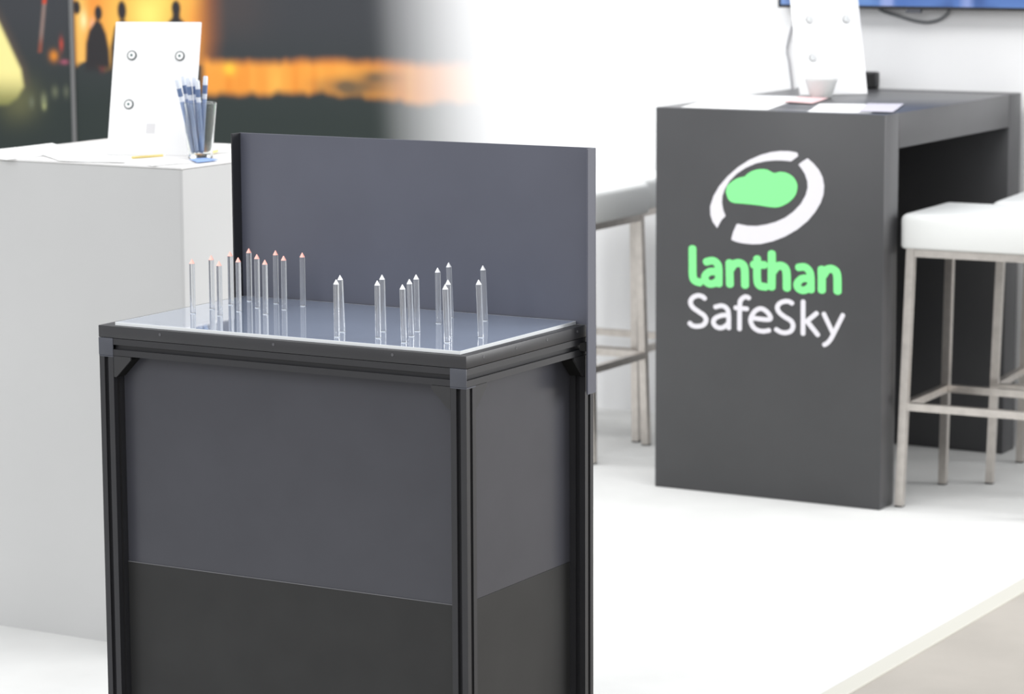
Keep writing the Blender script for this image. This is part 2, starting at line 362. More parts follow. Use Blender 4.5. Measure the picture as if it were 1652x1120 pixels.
# corner gussets: a face plate with the slanted leg behind it
def gusset(corner, sx_, depth_dir, axis):
    """corner (x,y,z): the inner corner under the rail; sx_ is the direction away from the post"""
    leg, dep = .037, .0275
    t = .004
    tri = [(0, 0), (leg, 0), (leg, -.005), (.005, -leg), (0, -leg)]
    dv = Vector(depth_dir); xv = Vector((sx_, 0, 0)) if axis == 'x' else Vector((0, sx_, 0)); zv = Vector((0, 0, 1))
    def pr(poly, d0, d1):
        b = bmesh.new(); o = Vector(corner)
        a = [b.verts.new(o + xv * p + zv * q + dv * d0) for p, q in poly]; c = [b.verts.new(o + xv * p + zv * q + dv * d1) for p, q in poly]
        b.faces.new(a); b.faces.new(c[::-1])
        for i in range(len(poly)): b.faces.new((a[i], c[i], c[(i + 1) % len(poly)], a[(i + 1) % len(poly)]))
        bmesh.ops.recalc_face_normals(b, faces=b.faces); return b
    b = pr(tri, .0005, .004)
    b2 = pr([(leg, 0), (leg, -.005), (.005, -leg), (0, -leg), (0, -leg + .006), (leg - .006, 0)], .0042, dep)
    g = part('gusset', b, 'gusset', ped); part('slanted_leg', b2, 'gussetleg', g)  # slanted leg coloured darker than the face plate
    return g
gusset((PX0 + PW + .0015, PY0, ZR0 - .0008), 1, (0, 1, 0), 'x'); gusset((PX1 - PW - .0005, PY0, ZR0 - .0008), -1, (0, 1, 0), 'x')
gusset((PX1, PY0 + PW + .0005, ZR0 - .0008), 1, (-1, 0, 0), 'y'); gusset((PX1, PY1 - PW - .0005, ZR0 - .0008), -1, (-1, 0, 0), 'y')
# table plate with its edge screws
plate = part('top_plate', box(PX0, PX1, PY0, PY1, ZR1 + .0006, ZP, .0012, 2), 'plate', ped)
def screw(loc, rot):
    b = lathe([(.0001, .0002), (.0011, .0002), (.0013, .0006), (.0024, .0006), (.0026, .0001), (.0026, -.003)], 14)
    return move(b, Matrix.Translation(loc) @ rot)
for x in (-3.013, -2.7762, -2.5394): part('screw', screw((x, PY0, .867), Matrix.Rotation(pi / 2, 4, 'X')), 'screw', plate)
for y in (4.0364, 4.1432, 4.2475, 4.3541): part('screw', screw((PX1, y, .867), Matrix.Rotation(pi / 2, 4, 'Y')), 'screw', plate)
# backboard: folded sheet with side returns, the right one reaching down beside the frame
BX0, BX1, BY, BZ = -3.1248, -2.379, 4.3824, 1.183
b = bmesh.new()
box(BX0, BX1, BY, BY + .003, ZP + .0003, BZ, .0006, 1, b)
bb = part('backboard', b, 'board', ped)
part('side_flange', box(BX0, BX0 + .003, 4.356, BY + .0004, ZP + .0003, BZ, .0006, 1), 'profile', ped)  # left return coloured black, painting in the shade on its inner side
b = box(BX1 - .003, BX1, 4.356, BY + .003, .7576, BZ, .0006, 1); box(PX1 + .0015, BX1, BY, BY + .003, .7576, ZP + .0003, 0, 1, b)
part('side_flange', b, 'board', ped)
part('spacer', box(PX1, BX1 - .003, 4.362, 4.380, .832, .846, .0005, 1), 'foot', ped)

# ------------------------------------------------------------------ acrylic sheet with rods
AX0, AX1, AY0, AY1, AZ = -3.1164, -2.4150, 3.990, 4.3800, 0.8808
rods_t = thing('acrylic_rod_model', 'clear acrylic sheet on the pedestal top carrying two clusters of pointed clear rods', 'model', ((AX0 + AX1) / 2, (AY0 + AY1) / 2, ZP))
part('base_sheet', box(AX0 + .0012, AX1 - .0012, AY0 + .0012, AY1 - .001, ZP + .0002, AZ, .0003, 1), 'slab', rods_t)
e = .0012
part('sheet_edge', box(AX1 - e, AX1, AY0, AY1 - .001, ZP + .0002, AZ, .0002, 1), 'slabedge', rods_t)
part('sheet_edge', box(AX0, AX1 - e, AY0, AY0 + e, ZP + .0002, AZ, .0002, 1), 'slabedge', rods_t)
part('sheet_edge', box(AX0, AX0 + e, AY0 + e, AY1 - .001, ZP + .0002, AZ, .0002, 1), 'slabedge', rods_t)
part('sheet_edge', box(AX0 + e, AX1 - e, AY1 - .001, AY1, ZP + .0002, AZ, .0002, 1), 'slabedge', rods_t)
RED = [(-2.5506, 3.4518), (-2.5522, 3.5021), (-2.4999, 3.4494), (-2.5547, 3.5538), (-2.5015, 3.4999), (-2.5538, 3.6013), (-2.4998, 3.5455), (-2.4495, 3.4943), (-2.5021, 3.5976), (-2.4534, 3.5484), (-2.4509, 3.594)]
WHITE = [(-2.2517, 3.3996, 2.5), (-2.2318, 3.3557, .3), (-2.2025, 3.4302, 1.3), (-2.1746, 3.3733, .7), (-2.1205, 3.3547, 1.6), (-2.1424, 3.4086, 2.2), (-2.1615, 3.455, 1.2), (-2.1753, 3.5352, 1.0), (-2.1918, 3.5961, 2.8),
         (-2.0919, 3.4272, 1.3), (-2.0682, 3.3829, 2.3), (-2.1298, 3.5897, 3.0), (-2.0529, 3.4483, 3.0)]
RR, RH, TH = .0049, .0972, .0082
shaft_me = tip_r = tip_w = base_me = None
def rod(x, y, lean, red):
    global shaft_me, tip_r, tip_w, base_me
    if shaft_me is None:
        o = link('rod', lathe([(RR - .0003, .0011), (RR, .0013), (RR, RH - TH - .0002), (RR - .0002, RH - TH)], 28), 'rod'); shaft_me = o.data
        a = link('rod_tip', lathe([(RR, RH - TH + .0001), (RR - .0004, RH - TH + .0006), (.0006, RH - .0002), (0, RH)], 28), 'tipred'); tip_r = a.data
        c = link('rod_tip', lathe([(RR, RH - TH + .0001), (RR - .0004, RH - TH + .0006), (.0006, RH - .0002), (0, RH)], 28), 'tipwhite'); tip_w = c.data
        d = link('rod_base', lathe([(RR + .0001, -.0001), (RR + .0002, .0002), (RR + .0002, .0008), (RR - .0001, .0010)], 28), 'slabedge'); base_me = d.data  # ring coloured white, painting in the bright glint at the rod foot
        for q in (o, a, c, d): bpy.data.objects.remove(q)
    o = bpy.data.objects.new('rod', shaft_me); COL.objects.link(o); o.parent = rods_t
    o.location = Vector((x, y, AZ + .00015)) - rods_t.location
    # lean (radians) to the left as the camera sees it
    o.rotation_euler = Matrix.Rotation(-lean, 3, Vector((-R_.y, R_.x, 0)).normalized()).to_euler()
    o['label'] = 'clear rod with a pinkish red tip' if red else 'clear rod with a white tip'
    t = bpy.data.objects.new('rod_tip', tip_r if red else tip_w); COL.objects.link(t); t.parent = o
    t = bpy.data.objects.new('rod_base', base_me); COL.objects.link(t); t.parent = o
    return o
for x, y in RED: rod(1.2 * x, 1.2 * y, 0.0, True)
for x, y, d in WHITE: rod(1.2 * x, 1.2 * y, d / 81.0, False)

# ------------------------------------------------------------------ graphite bar table with the printed emblem
CX0, CX1, CY0, CY1, CH, CT = -3.6304, -2.9595, 7.033, 8.035, 1.049, 0.094
bar = thing('bar_table', 'graphite bridge bar table with a green and white emblem on its end panel', 'table', ((CX0 + CX1) / 2, (CY0 + CY1) / 2, 0))
g = .0012
front = part('end_panel', box(CX0, CX1, CY0, CY0 + CT, 0.0, CH, .0025, 2), 'counter', bar)
part('end_panel', box(CX0, CX1, CY1 - CT, CY1, 0.0, CH, .0025, 2), 'counter', bar)
part('light_block_panel', box(CX0 + .012, CX0 + .030, CY0 + CT + g, CY1 - CT - g, 0.0, CH - CT - g, .001, 1), 'counter', bar)  # unseen panel, added to darken the open inside of the table
part('top_slab', box(CX0, CX1, CY0 + CT + g, CY1 - CT - g, CH - CT, CH - .0005, .0025, 2), 'counter', bar)
LETTERS=[
('g',0.0129,0.0117,[[(0.1133,0.6691),(0.1134,0.6623),(0.1134,0.6553),(0.1135,0.6483),(0.1136,0.6414),(0.1137,0.6347),(0.1137,0.6285),(0.1138,0.6229),(0.1139,0.6178),(0.1139,0.6133),(0.1139,0.6091),(0.1139,0.6053),(0.114,0.6018),(0.1142,0.5986),(0.1146,0.5956),(0.115,0.5929),(0.1154,0.5906),(0.1159,0.5885),(0.1165,0.5867),(0.1174,0.5851),(0.1184,0.5837),(0.1198,0.5823),(0.1215,0.5812),(0.1236,0.5803),(0.126,0.5796),(0.1285,0.579),(0.1311,0.5785),(0.1337,0.5779),(0.1361,0.5773)]]),
('g',0.0122,0.0112,[[(0.1547,0.6348),(0.1576,0.6355),(0.1604,0.6364),(0.1633,0.6373),(0.1662,0.6381),(0.169,0.6388),(0.1717,0.6391),(0.1742,0.6391),(0.1766,0.6387),(0.179,0.638),(0.1813,0.6371),(0.1834,0.6359),(0.1854,0.6345),(0.1871,0.6329),(0.1886,0.6313),(0.1898,0.6296),(0.1907,0.628),(0.1914,0.6262),(0.1919,0.6242),(0.1923,0.6217),(0.1926,0.6188),(0.1929,0.6153),(0.1932,0.6109),(0.1933,0.6058),(0.1933,0.6002),(0.1933,0.5943),(0.1932,0.5882),(0.1932,0.5822),(0.1932,0.5765)],[(0.1849,0.6102),(0.182,0.61),(0.1791,0.6099),(0.1762,0.6098),(0.1733,0.6097),(0.1705,0.6095),(0.1679,0.609),(0.1654,0.6082),(0.1631,0.6071),(0.1608,0.6056),(0.1586,0.604),(0.1566,0.6022),(0.1548,0.6003),(0.1533,0.5984),(0.1523,0.5965),(0.1516,0.5946),(0.1513,0.5926),(0.1512,0.5905),(0.1515,0.5885),(0.152,0.5865),(0.1527,0.5846),(0.1535,0.583),(0.1547,0.5815),(0.1561,0.5801),(0.1578,0.5789),(0.1597,0.5777),(0.1616,0.5768),(0.1636,0.576),(0.1656,0.5756),(0.1676,0.5754),(0.1698,0.5755),(0.1721,0.5758),(0.1743,0.5763),(0.1765,0.5769),(0.1787,0.5776),(0.1806,0.5784),(0.1823,0.5793),(0.184,0.5804),(0.1855,0.5816),(0.1869,0.5828),(0.1884,0.5841),(0.1898,0.5854),(0.1913,0.5867)]]),
('g',0.0128,0.0116,[[(0.2247,0.6369),(0.2249,0.6319),(0.225,0.6267),(0.2252,0.6216),(0.2254,0.6165),(0.2255,0.6115),(0.2257,0.6068),(0.2258,0.6023),(0.226,0.5983),(0.2261,0.5945),(0.2262,0.591),(0.2263,0.5876),(0.2264,0.5843),(0.2265,0.5809),(0.2266,0.5774)],[(0.2287,0.6201),(0.2302,0.6222),(0.2317,0.6245),(0.2331,0.6268),(0.2346,0.629),(0.2362,0.6311),(0.2379,0.6329),(0.2399,0.6343),(0.2421,0.6354),(0.2447,0.6362),(0.2474,0.6369),(0.2501,0.6373),(0.2528,0.6374),(0.2554,0.6372),(0.2577,0.6366),(0.2598,0.6359),(0.2618,0.6351),(0.2637,0.634),(0.2655,0.6325),(0.2671,0.6304),(0.2685,0.6276),(0.2696,0.6239),(0.2705,0.619),(0.271,0.6131),(0.2712,0.6064),(0.2714,0.5991),(0.2715,0.5917),(0.2716,0.5844),(0.2718,0.5775)]]),
('g',0.0124,0.0113,[[(0.3069,0.6524),(0.3069,0.6445),(0.3069,0.6362),(0.3068,0.6278),(0.3068,0.6195),(0.3068,0.6118),(0.307,0.6049),(0.3074,0.5991),(0.3079,0.5945),(0.3084,0.5909),(0.309,0.588),(0.3098,0.5857),(0.3108,0.5838),(0.3121,0.5822),(0.3137,0.5807),(0.3158,0.5794),(0.3182,0.5786),(0.3209,0.5781),(0.3239,0.5779),(0.3268,0.5778),(0.3298,0.5776),(0.3326,0.5772)],[(0.2955,0.6356),(0.3285,0.6365)]]),
('g',0.013,0.0119,[[(0.3499,0.6684),(0.3499,0.6634),(0.35,0.6586),(0.35,0.6538),(0.3501,0.649),(0.3501,0.6438),(0.3502,0.6383),(0.3502,0.6322),(0.3502,0.6253),(0.3502,0.6179),(0.3502,0.6101),(0.3502,0.602),(0.3502,0.5938),(0.3501,0.5856),(0.3501,0.5777)],[(0.354,0.621),(0.3557,0.6231),(0.3572,0.6252),(0.3588,0.6274),(0.3604,0.6295),(0.3621,0.6315),(0.3638,0.6332),(0.3656,0.6345),(0.3677,0.6355),(0.3699,0.6363),(0.3722,0.6368),(0.3745,0.6371),(0.3768,0.6371),(0.379,0.6369),(0.381,0.6362),(0.383,0.6354),(0.385,0.6346),(0.3869,0.6335),(0.3887,0.6319),(0.3903,0.6298),(0.3917,0.627),(0.3929,0.6234),(0.3937,0.6186),(0.3942,0.6127),(0.3945,0.6061),(0.3947,0.599),(0.3948,0.5917),(0.395,0.5845),(0.3952,0.5777)]]),
('g',0.0119,0.011,[[(0.4281,0.6359),(0.4306,0.6362),(0.4332,0.6367),(0.4357,0.6372),(0.4383,0.6377),(0.4408,0.638),(0.4432,0.638),(0.4455,0.6377),(0.4477,0.6371),(0.4498,0.6363),(0.4519,0.6352),(0.4538,0.6339),(0.4556,0.6325),(0.4573,0.6309),(0.4587,0.6292),(0.4599,0.6275),(0.4609,0.6259),(0.4618,0.6241),(0.4625,0.6221),(0.4631,0.6197),(0.4636,0.6169),(0.4641,0.6135),(0.4645,0.6094),(0.4648,0.6046),(0.4649,0.5993),(0.4651,0.5937),(0.4652,0.588),(0.4653,0.5824),(0.4654,0.577)],[(0.4568,0.608),(0.4541,0.6078),(0.4513,0.6077),(0.4485,0.6076),(0.4457,0.6075),(0.4431,0.6072),(0.4405,0.6066),(0.4382,0.6057),(0.436,0.6045),(0.4338,0.6028),(0.4317,0.6009),(0.4297,0.5989),(0.4281,0.5968),(0.4267,0.5948),(0.4258,0.5928),(0.4253,0.591),(0.4251,0.589),(0.4253,0.5871),(0.4257,0.5851),(0.4264,0.5833),(0.4273,0.5817),(0.4284,0.5803),(0.4297,0.579),(0.4314,0.5779),(0.4333,0.5769),(0.4353,0.5761),(0.4375,0.5755),(0.4396,0.5751),(0.4416,0.5749),(0.4436,0.575),(0.4456,0.5754),(0.4477,0.5761),(0.4498,0.5769),(0.4518,0.5778),(0.4536,0.5787),(0.4553,0.5797),(0.4568,0.5807),(0.4581,0.5819),(0.4593,0.5831),(0.4604,0.5843),(0.4615,0.5856),(0.4626,0.5869),(0.4638,0.5881)]]),
('g',0.0128,0.0118,[[(0.4955,0.6351),(0.4956,0.6311),(0.4958,0.6271),(0.4959,0.6231),(0.4961,0.6191),(0.4962,0.6151),(0.4963,0.6111),(0.4964,0.607),(0.4965,0.603),(0.4966,0.5989),(0.4966,0.5948),(0.4967,0.5907),(0.4967,0.5866),(0.4967,0.5825),(0.4968,0.5784)],[(0.4999,0.6185),(0.5016,0.6209),(0.5032,0.6235),(0.5048,0.6262),(0.5065,0.6287),(0.5082,0.6311),(0.51,0.6331),(0.5119,0.6346),(0.5139,0.6358),(0.5162,0.6366),(0.5185,0.6372),(0.5209,0.6374),(0.5232,0.6374),(0.5255,0.637),(0.5276,0.6364),(0.5296,0.6356),(0.5316,0.6348),(0.5336,0.6337),(0.5354,0.6322),(0.5371,0.6301),(0.5386,0.6273),(0.5398,0.6237),(0.5407,0.6189),(0.5412,0.6131),(0.5416,0.6066),(0.5417,0.5995),(0.5418,0.5923),(0.542,0.5852),(0.5422,0.5784)]]),
('w',0.0082,0.0074,[[(0.1514,0.5344),(0.1503,0.5351),(0.1493,0.5359),(0.1482,0.5368),(0.1471,0.5376),(0.146,0.5383),(0.1447,0.539),(0.1433,0.5396),(0.1416,0.5401),(0.1398,0.5405),(0.1379,0.5409),(0.1359,0.5413),(0.1338,0.5414),(0.1318,0.5414),(0.1297,0.5412),(0.1275,0.5407),(0.1252,0.54),(0.1229,0.5391),(0.1206,0.538),(0.1183,0.5368),(0.1163,0.5356),(0.1146,0.5342),(0.1131,0.5327),(0.1117,0.531),(0.1105,0.5292),(0.1095,0.5272),(0.1087,0.5253),(0.1082,0.5233),(0.108,0.5214),(0.1082,0.5196),(0.1086,0.5176),(0.1094,0.5157),(0.1104,0.5138),(0.1116,0.5118),(0.1131,0.51),(0.1148,0.5082),(0.1168,0.5065),(0.1192,0.5048),(0.1218,0.5032),(0.1247,0.5016),(0.1275,0.5001),(0.1303,0.4986),(0.133,0.4971),(0.1355,0.4956),(0.1381,0.4942),(0.1408,0.4929),(0.1433,0.4916),(0.1457,0.4902),(0.1478,0.4888),(0.1496,0.4873),(0.1512,0.4857),(0.1525,0.484),(0.1537,0.4824),(0.1546,0.4806),(0.1553,0.4789),(0.1556,0.4771),(0.1557,0.4754),(0.1554,0.4735),(0.1548,0.4716),(0.1539,0.4696),(0.1528,0.4676),(0.1514,0.4657),(0.1499,0.464),(0.1482,0.4626),(0.1464,0.4613),(0.1442,0.4602),(0.1418,0.4592),(0.1393,0.4584),(0.1367,0.4577),(0.1341,0.4572),(0.1317,0.4568),(0.1292,0.4565),(0.1267,0.4563),(0.1242,0.4563),(0.1216,0.4565),(0.1192,0.4567),(0.117,0.4571),(0.115,0.4575),(0.1133,0.4581),(0.1119,0.4589),(0.1106,0.4598),(0.1094,0.4608),(0.1083,0.4618),(0.1071,0.4628),(0.1059,0.4638)]]),
('w',0.008,0.0073,[[(0.1831,0.5132),(0.1859,0.514),(0.1886,0.5149),(0.1914,0.5158),(0.1942,0.5167),(0.1969,0.5174),(0.1995,0.5179),(0.202,0.518),(0.2044,0.5178),(0.2068,0.5174),(0.2091,0.5167),(0.2114,0.5159),(0.2134,0.5148),(0.2153,0.5136),(0.217,0.5122),(0.2183,0.5108),(0.2195,0.5094),(0.2205,0.5079),(0.2213,0.5061),(0.2219,0.5039),(0.2225,0.5011),(0.223,0.4976),(0.2234,0.4933),(0.2237,0.4882),(0.2238,0.4825),(0.2238,0.4764),(0.2238,0.4702),(0.2239,0.4641),(0.2239,0.4582)],[(0.2207,0.4934),(0.218,0.4932),(0.2154,0.493),(0.2127,0.4929),(0.2101,0.4927),(0.2075,0.4924),(0.2048,0.492),(0.2022,0.4913),(0.1994,0.4905),(0.1965,0.4895),(0.1936,0.4883),(0.1907,0.487),(0.188,0.4856),(0.1856,0.4842),(0.1836,0.4827),(0.182,0.4812),(0.1806,0.4796),(0.1795,0.4778),(0.1786,0.4761),(0.178,0.4743),(0.1777,0.4726),(0.1777,0.4709),(0.1781,0.4692),(0.1788,0.4674),(0.1799,0.4656),(0.1812,0.4638),(0.1826,0.4622),(0.1842,0.4608),(0.1859,0.4597),(0.1877,0.4588),(0.1897,0.4581),(0.1918,0.4575),(0.1941,0.4571),(0.1964,0.4569),(0.1987,0.4569),(0.2009,0.4572),(0.2031,0.4577),(0.2054,0.4586),(0.2077,0.4596),(0.21,0.4608),(0.2121,0.4621),(0.2141,0.4634),(0.2158,0.4645),(0.2172,0.4655),(0.2184,0.4666),(0.2193,0.4676),(0.2201,0.4686),(0.2209,0.4697),(0.2217,0.4707),(0.2226,0.4718)]]),
('w',0.008,0.0073,[[(0.2836,0.5442),(0.2822,0.5447),(0.2807,0.5453),(0.2792,0.546),(0.2778,0.5465),(0.2763,0.547),(0.2748,0.5472),(0.2732,0.547),(0.2716,0.5466),(0.2698,0.5459),(0.2679,0.545),(0.2661,0.5438),(0.2643,0.5425),(0.2628,0.5411),(0.2614,0.5395),(0.2603,0.5382),(0.2594,0.5372),(0.2586,0.5362),(0.2579,0.5348),(0.2574,0.5326),(0.2569,0.5292),(0.2565,0.5243),(0.2562,0.5175),(0.2561,0.509),(0.256,0.4994),(0.2561,0.489),(0.2561,0.4783),(0.2562,0.4677),(0.2561,0.4577)],[(0.2438,0.5153),(0.278,0.5143)]]),
('w',0.008,0.0073,[[(0.2915,0.4906),(0.2996,0.4904),(0.3084,0.4899),(0.3173,0.4895),(0.3259,0.4891),(0.3336,0.489),(0.34,0.4893),(0.3446,0.4901),(0.3472,0.4917),(0.3482,0.4938),(0.3478,0.4964),(0.3466,0.4992),(0.3448,0.502),(0.3428,0.5046),(0.3409,0.5069),(0.3389,0.5089),(0.3363,0.5109),(0.3334,0.5129),(0.3302,0.5147),(0.3269,0.5161),(0.3238,0.5172),(0.3208,0.5177),(0.318,0.5177),(0.3151,0.5172),(0.3122,0.5163),(0.3094,0.5151),(0.3066,0.5136),(0.3041,0.5117),(0.3017,0.5097),(0.2994,0.5072),(0.2971,0.5042),(0.2949,0.5008),(0.2929,0.4973),(0.2912,0.4937),(0.2899,0.4903),(0.2891,0.4872),(0.289,0.4842),(0.2893,0.4813),(0.29,0.4785),(0.2911,0.4757),(0.2924,0.4732),(0.2938,0.4708),(0.2952,0.4686),(0.2968,0.4667),(0.2986,0.4649),(0.3006,0.4634),(0.3027,0.462),(0.3049,0.4607),(0.3072,0.4597),(0.3095,0.4588),(0.3119,0.458),(0.3144,0.4574),(0.3169,0.457),(0.3195,0.4568),(0.3222,0.4567),(0.3247,0.4567),(0.3273,0.4567),(0.3297,0.457),(0.3321,0.4574),(0.3345,0.458),(0.3369,0.4586),(0.3393,0.4593),(0.3416,0.46),(0.344,0.4606)]]),
('w',0.008,0.0073,[[(0.4107,0.5381),(0.4093,0.5388),(0.4079,0.5395),(0.4065,0.5402),(0.4052,0.5409),(0.4037,0.5415),(0.4022,0.542),(0.4005,0.5423),(0.3987,0.5425),(0.3968,0.5426),(0.3948,0.5426),(0.3928,0.5425),(0.3907,0.5422),(0.3887,0.5419),(0.3867,0.5414),(0.3846,0.5407),(0.3825,0.5399),(0.3803,0.539),(0.3782,0.538),(0.3762,0.5368),(0.3744,0.5356),(0.3728,0.5342),(0.3715,0.5328),(0.3704,0.5312),(0.3694,0.5296),(0.3686,0.5278),(0.368,0.5261),(0.3677,0.5243),(0.3677,0.5225),(0.368,0.5208),(0.3686,0.519),(0.3694,0.5172),(0.3704,0.5154),(0.3717,0.5136),(0.3731,0.5119),(0.3746,0.5102),(0.3764,0.5086),(0.3784,0.5071),(0.3806,0.5056),(0.383,0.5041),(0.3854,0.5027),(0.3878,0.5013),(0.3902,0.4999),(0.3926,0.4986),(0.3952,0.4974),(0.3979,0.4962),(0.4005,0.495),(0.403,0.4938),(0.4053,0.4925),(0.4072,0.4911),(0.4089,0.4895),(0.4104,0.4879),(0.4117,0.4862),(0.4128,0.4844),(0.4136,0.4826),(0.4142,0.4807),(0.4145,0.4788),(0.4144,0.4768),(0.4141,0.4746),(0.4135,0.4723),(0.4127,0.47),(0.4117,0.4679),(0.4105,0.4659),(0.4091,0.4642),(0.4074,0.4628),(0.4054,0.4615),(0.4032,0.4604),(0.4008,0.4594),(0.3984,0.4586),(0.396,0.458),(0.3937,0.4575),(0.3915,0.4571),(0.3892,0.457),(0.387,0.457),(0.3847,0.4572),(0.3825,0.4575),(0.3804,0.4579),(0.3783,0.4584),(0.3762,0.459),(0.3743,0.4598),(0.3724,0.4607),(0.3705,0.4616),(0.3686,0.4626),(0.3668,0.4636),(0.3649,0.4646)]]),
('w',0.008,0.0073,[[(0.4429,0.545),(0.4436,0.4581)],[(0.4548,0.4929),(0.4823,0.516)],[(0.4548,0.4929),(0.4867,0.4583)]]),
('w',0.0075,0.0071,[[(0.5033,0.516),(0.5292,0.4678)],[(0.5582,0.5163),(0.5554,0.5106),(0.5525,0.5049),(0.5496,0.4991),(0.5468,0.4934),(0.544,0.4878),(0.5413,0.4825),(0.5388,0.4775),(0.5364,0.4728),(0.5341,0.4683),(0.5319,0.464),(0.5298,0.4599),(0.5277,0.4562),(0.5258,0.4527),(0.524,0.4497),(0.5222,0.4471),(0.5206,0.4449),(0.519,0.443),(0.5176,0.4414),(0.5162,0.4401),(0.5148,0.4388),(0.5135,0.4376),(0.5122,0.4365),(0.511,0.4357),(0.5098,0.435),(0.5087,0.4345),(0.5076,0.434),(0.5065,0.4334),(0.5053,0.4328)]])]
RING_A=[(0.4212,0.9413),(0.3993,0.9444),(0.3719,0.9439),(0.3445,0.9398),(0.3143,0.9311),(0.2812,0.9165),(0.248,0.8957),(0.2174,0.8696),(0.1924,0.8419),(0.1757,0.8145),(0.166,0.786),(0.167,0.7631),(0.1733,0.7456),(0.1875,0.7285),(0.1931,0.7389),(0.2001,0.7508),(0.2121,0.7628),(0.2055,0.7777),(0.2011,0.7979),(0.2024,0.8157),(0.2087,0.8338),(0.2231,0.8572),(0.2453,0.8784),(0.2703,0.8946),(0.3007,0.9079),(0.331,0.9152),(0.3585,0.9183),(0.3804,0.9187),(0.4037,0.9176),(0.424,0.9322)]
RING_B=[(0.4512,0.9275),(0.4677,0.9152),(0.4841,0.8985),(0.4952,0.8791),(0.4998,0.8569),(0.4984,0.8344),(0.4906,0.8116),(0.4747,0.7859),(0.4532,0.761),(0.4235,0.7369),(0.388,0.7162),(0.3524,0.7016),(0.3165,0.6921),(0.2887,0.6901),(0.2608,0.6916),(0.244,0.6945),(0.2305,0.6989),(0.2305,0.704),(0.2354,0.7208),(0.245,0.7416),(0.2492,0.7431),(0.2771,0.7394),(0.3049,0.7401),(0.3326,0.7456),(0.3601,0.7538),(0.3875,0.7665),(0.412,0.784),(0.4336,0.8064),(0.447,0.8295),(0.4527,0.8498),(0.4514,0.8672),(0.4436,0.8868),(0.4339,0.9001),(0.4256,0.9098),(0.435,0.9176)]
CLOUD=[(0.2127,0.8263),(0.2162,0.8417),(0.2287,0.8549),(0.2482,0.8664),(0.2677,0.8713),(0.276,0.8785),(0.2925,0.888),(0.3146,0.8932),(0.334,0.8922),(0.3478,0.8865),(0.3561,0.8844),(0.3725,0.8883),(0.3917,0.8859),(0.4096,0.8766),(0.4207,0.8609),(0.4222,0.8459),(0.417,0.8282),(0.4035,0.8125),(0.3871,0.8017),(0.368,0.794),(0.346,0.7929),(0.3044,0.7965),(0.2627,0.7983),(0.2348,0.7995),(0.2207,0.8077)]
VT = .0009
FM = frame_from((CX0, CY0 - .0001, 0), (1, 0, 0), (0, 0, 1))     # x right, y up, z towards the viewer
def ribbon(paths, rx, rz):
    b = bmesh.new(); cnt = [0]
    for pts in paths:
        q = [Vector(p) for p in pts]
        if len(q) == 2: q = [q[0].lerp(q[1], k / 4) for k in range(5)]
        # work in a space where the brush is round
        s = rz / rx; q = [Vector((p.x * s, p.y)) for p in q]; r = rz
        L, Rr = [], []
        for i, p in enumerate(q):
            t = (q[min(i + 1, len(q) - 1)] - q[max(i - 1, 0)]).normalized(); n = Vector((-t.y, t.x))
            L.append(p + n * r); Rr.append(p - n * r)
        def addpoly(poly):
            cnt[0] += 1; tp = [b.verts.new((p.x / s, p.y, VT + cnt[0] * 4e-6)) for p in poly]; bt = [b.verts.new((p.x / s, p.y, 0)) for p in poly]; n_ = len(poly)
            b.faces.new(tp); b.faces.new(bt[::-1])
            for i_ in range(n_): b.faces.new((tp[i_], bt[i_], bt[(i_ + 1) % n_], tp[(i_ + 1) % n_]))
        for i in range(len(q) - 1): addpoly([L[i], Rr[i], Rr[i + 1], L[i + 1]])
        for p, d in ((q[0], (q[0] - q[1]).normalized()), (q[-1], (q[-1] - q[-2]).normalized())):
            n = Vector((-d.y, d.x)); fan = [p + r * (n * cos(a) + d * .85 * sin(a)) for a in [pi * k / 10 for k in range(11)]]
            addpoly(fan)
    bmesh.ops.recalc_face_normals(b, faces=b.faces)
    return move(b, FM)
for c, rx, rz, paths in LETTERS:
    k_ = .90 if c == 'g' else .86
    part('letter', ribbon(paths, rx * k_, rz * k_), 'green' if c == 'g' else 'white', front, 60)['label'] = 'green vinyl letter' if c == 'g' else 'white vinyl letter'
def flat(poly, m, name, label):
    q = [(p.x, p.y) for p in spline([(x, y, 0) for x, y in poly] + [(*poly[0], 0)], 3)][:-1]
    o = part(name, prism(q, FM, VT), m, front, 60); o['label'] = label
def flat_sharp(poly, m, name, label):
    o = part(name, prism(poly, FM, VT), m, front, 60); o['label'] = label
flat_sharp(RING_A, 'white', 'emblem_arc', 'thin white arc of the emblem'); flat_sharp(RING_B, 'white', 'emblem_arc', 'broad white arc of the emblem')
flat(CLOUD, 'green', 'emblem_cloud', 'green cloud of the emblem')

# ------------------------------------------------------------------ light grey plinth counter at the left
GX0, GX1, GY0, GY1, GH = -4.2772, -3.6627, 4.9276, 5.4729, 1.0528
pl = thing('plinth_counter', 'light grey box plinth with a white top behind the black pedestal', 'counter', ((GX0 + GX1) / 2, (GY0 + GY1) / 2, 0))
b = box(GX0, GX1, GY0, GY1, 0.0, GH - .006); ve = [e_ for e_ in b.edges if abs(e_.verts[0].co.z - e_.verts[1].co.z) > .5]
bmesh.ops.bevel(b, geom=ve, offset=.009, segments=3, profile=0.5, affect='EDGES')
part('body', b, 'plinth', pl)
part('top', box(GX0, GX1, GY0, GY1, GH - .0055, GH, .002, 2), 'plinthtop', pl)

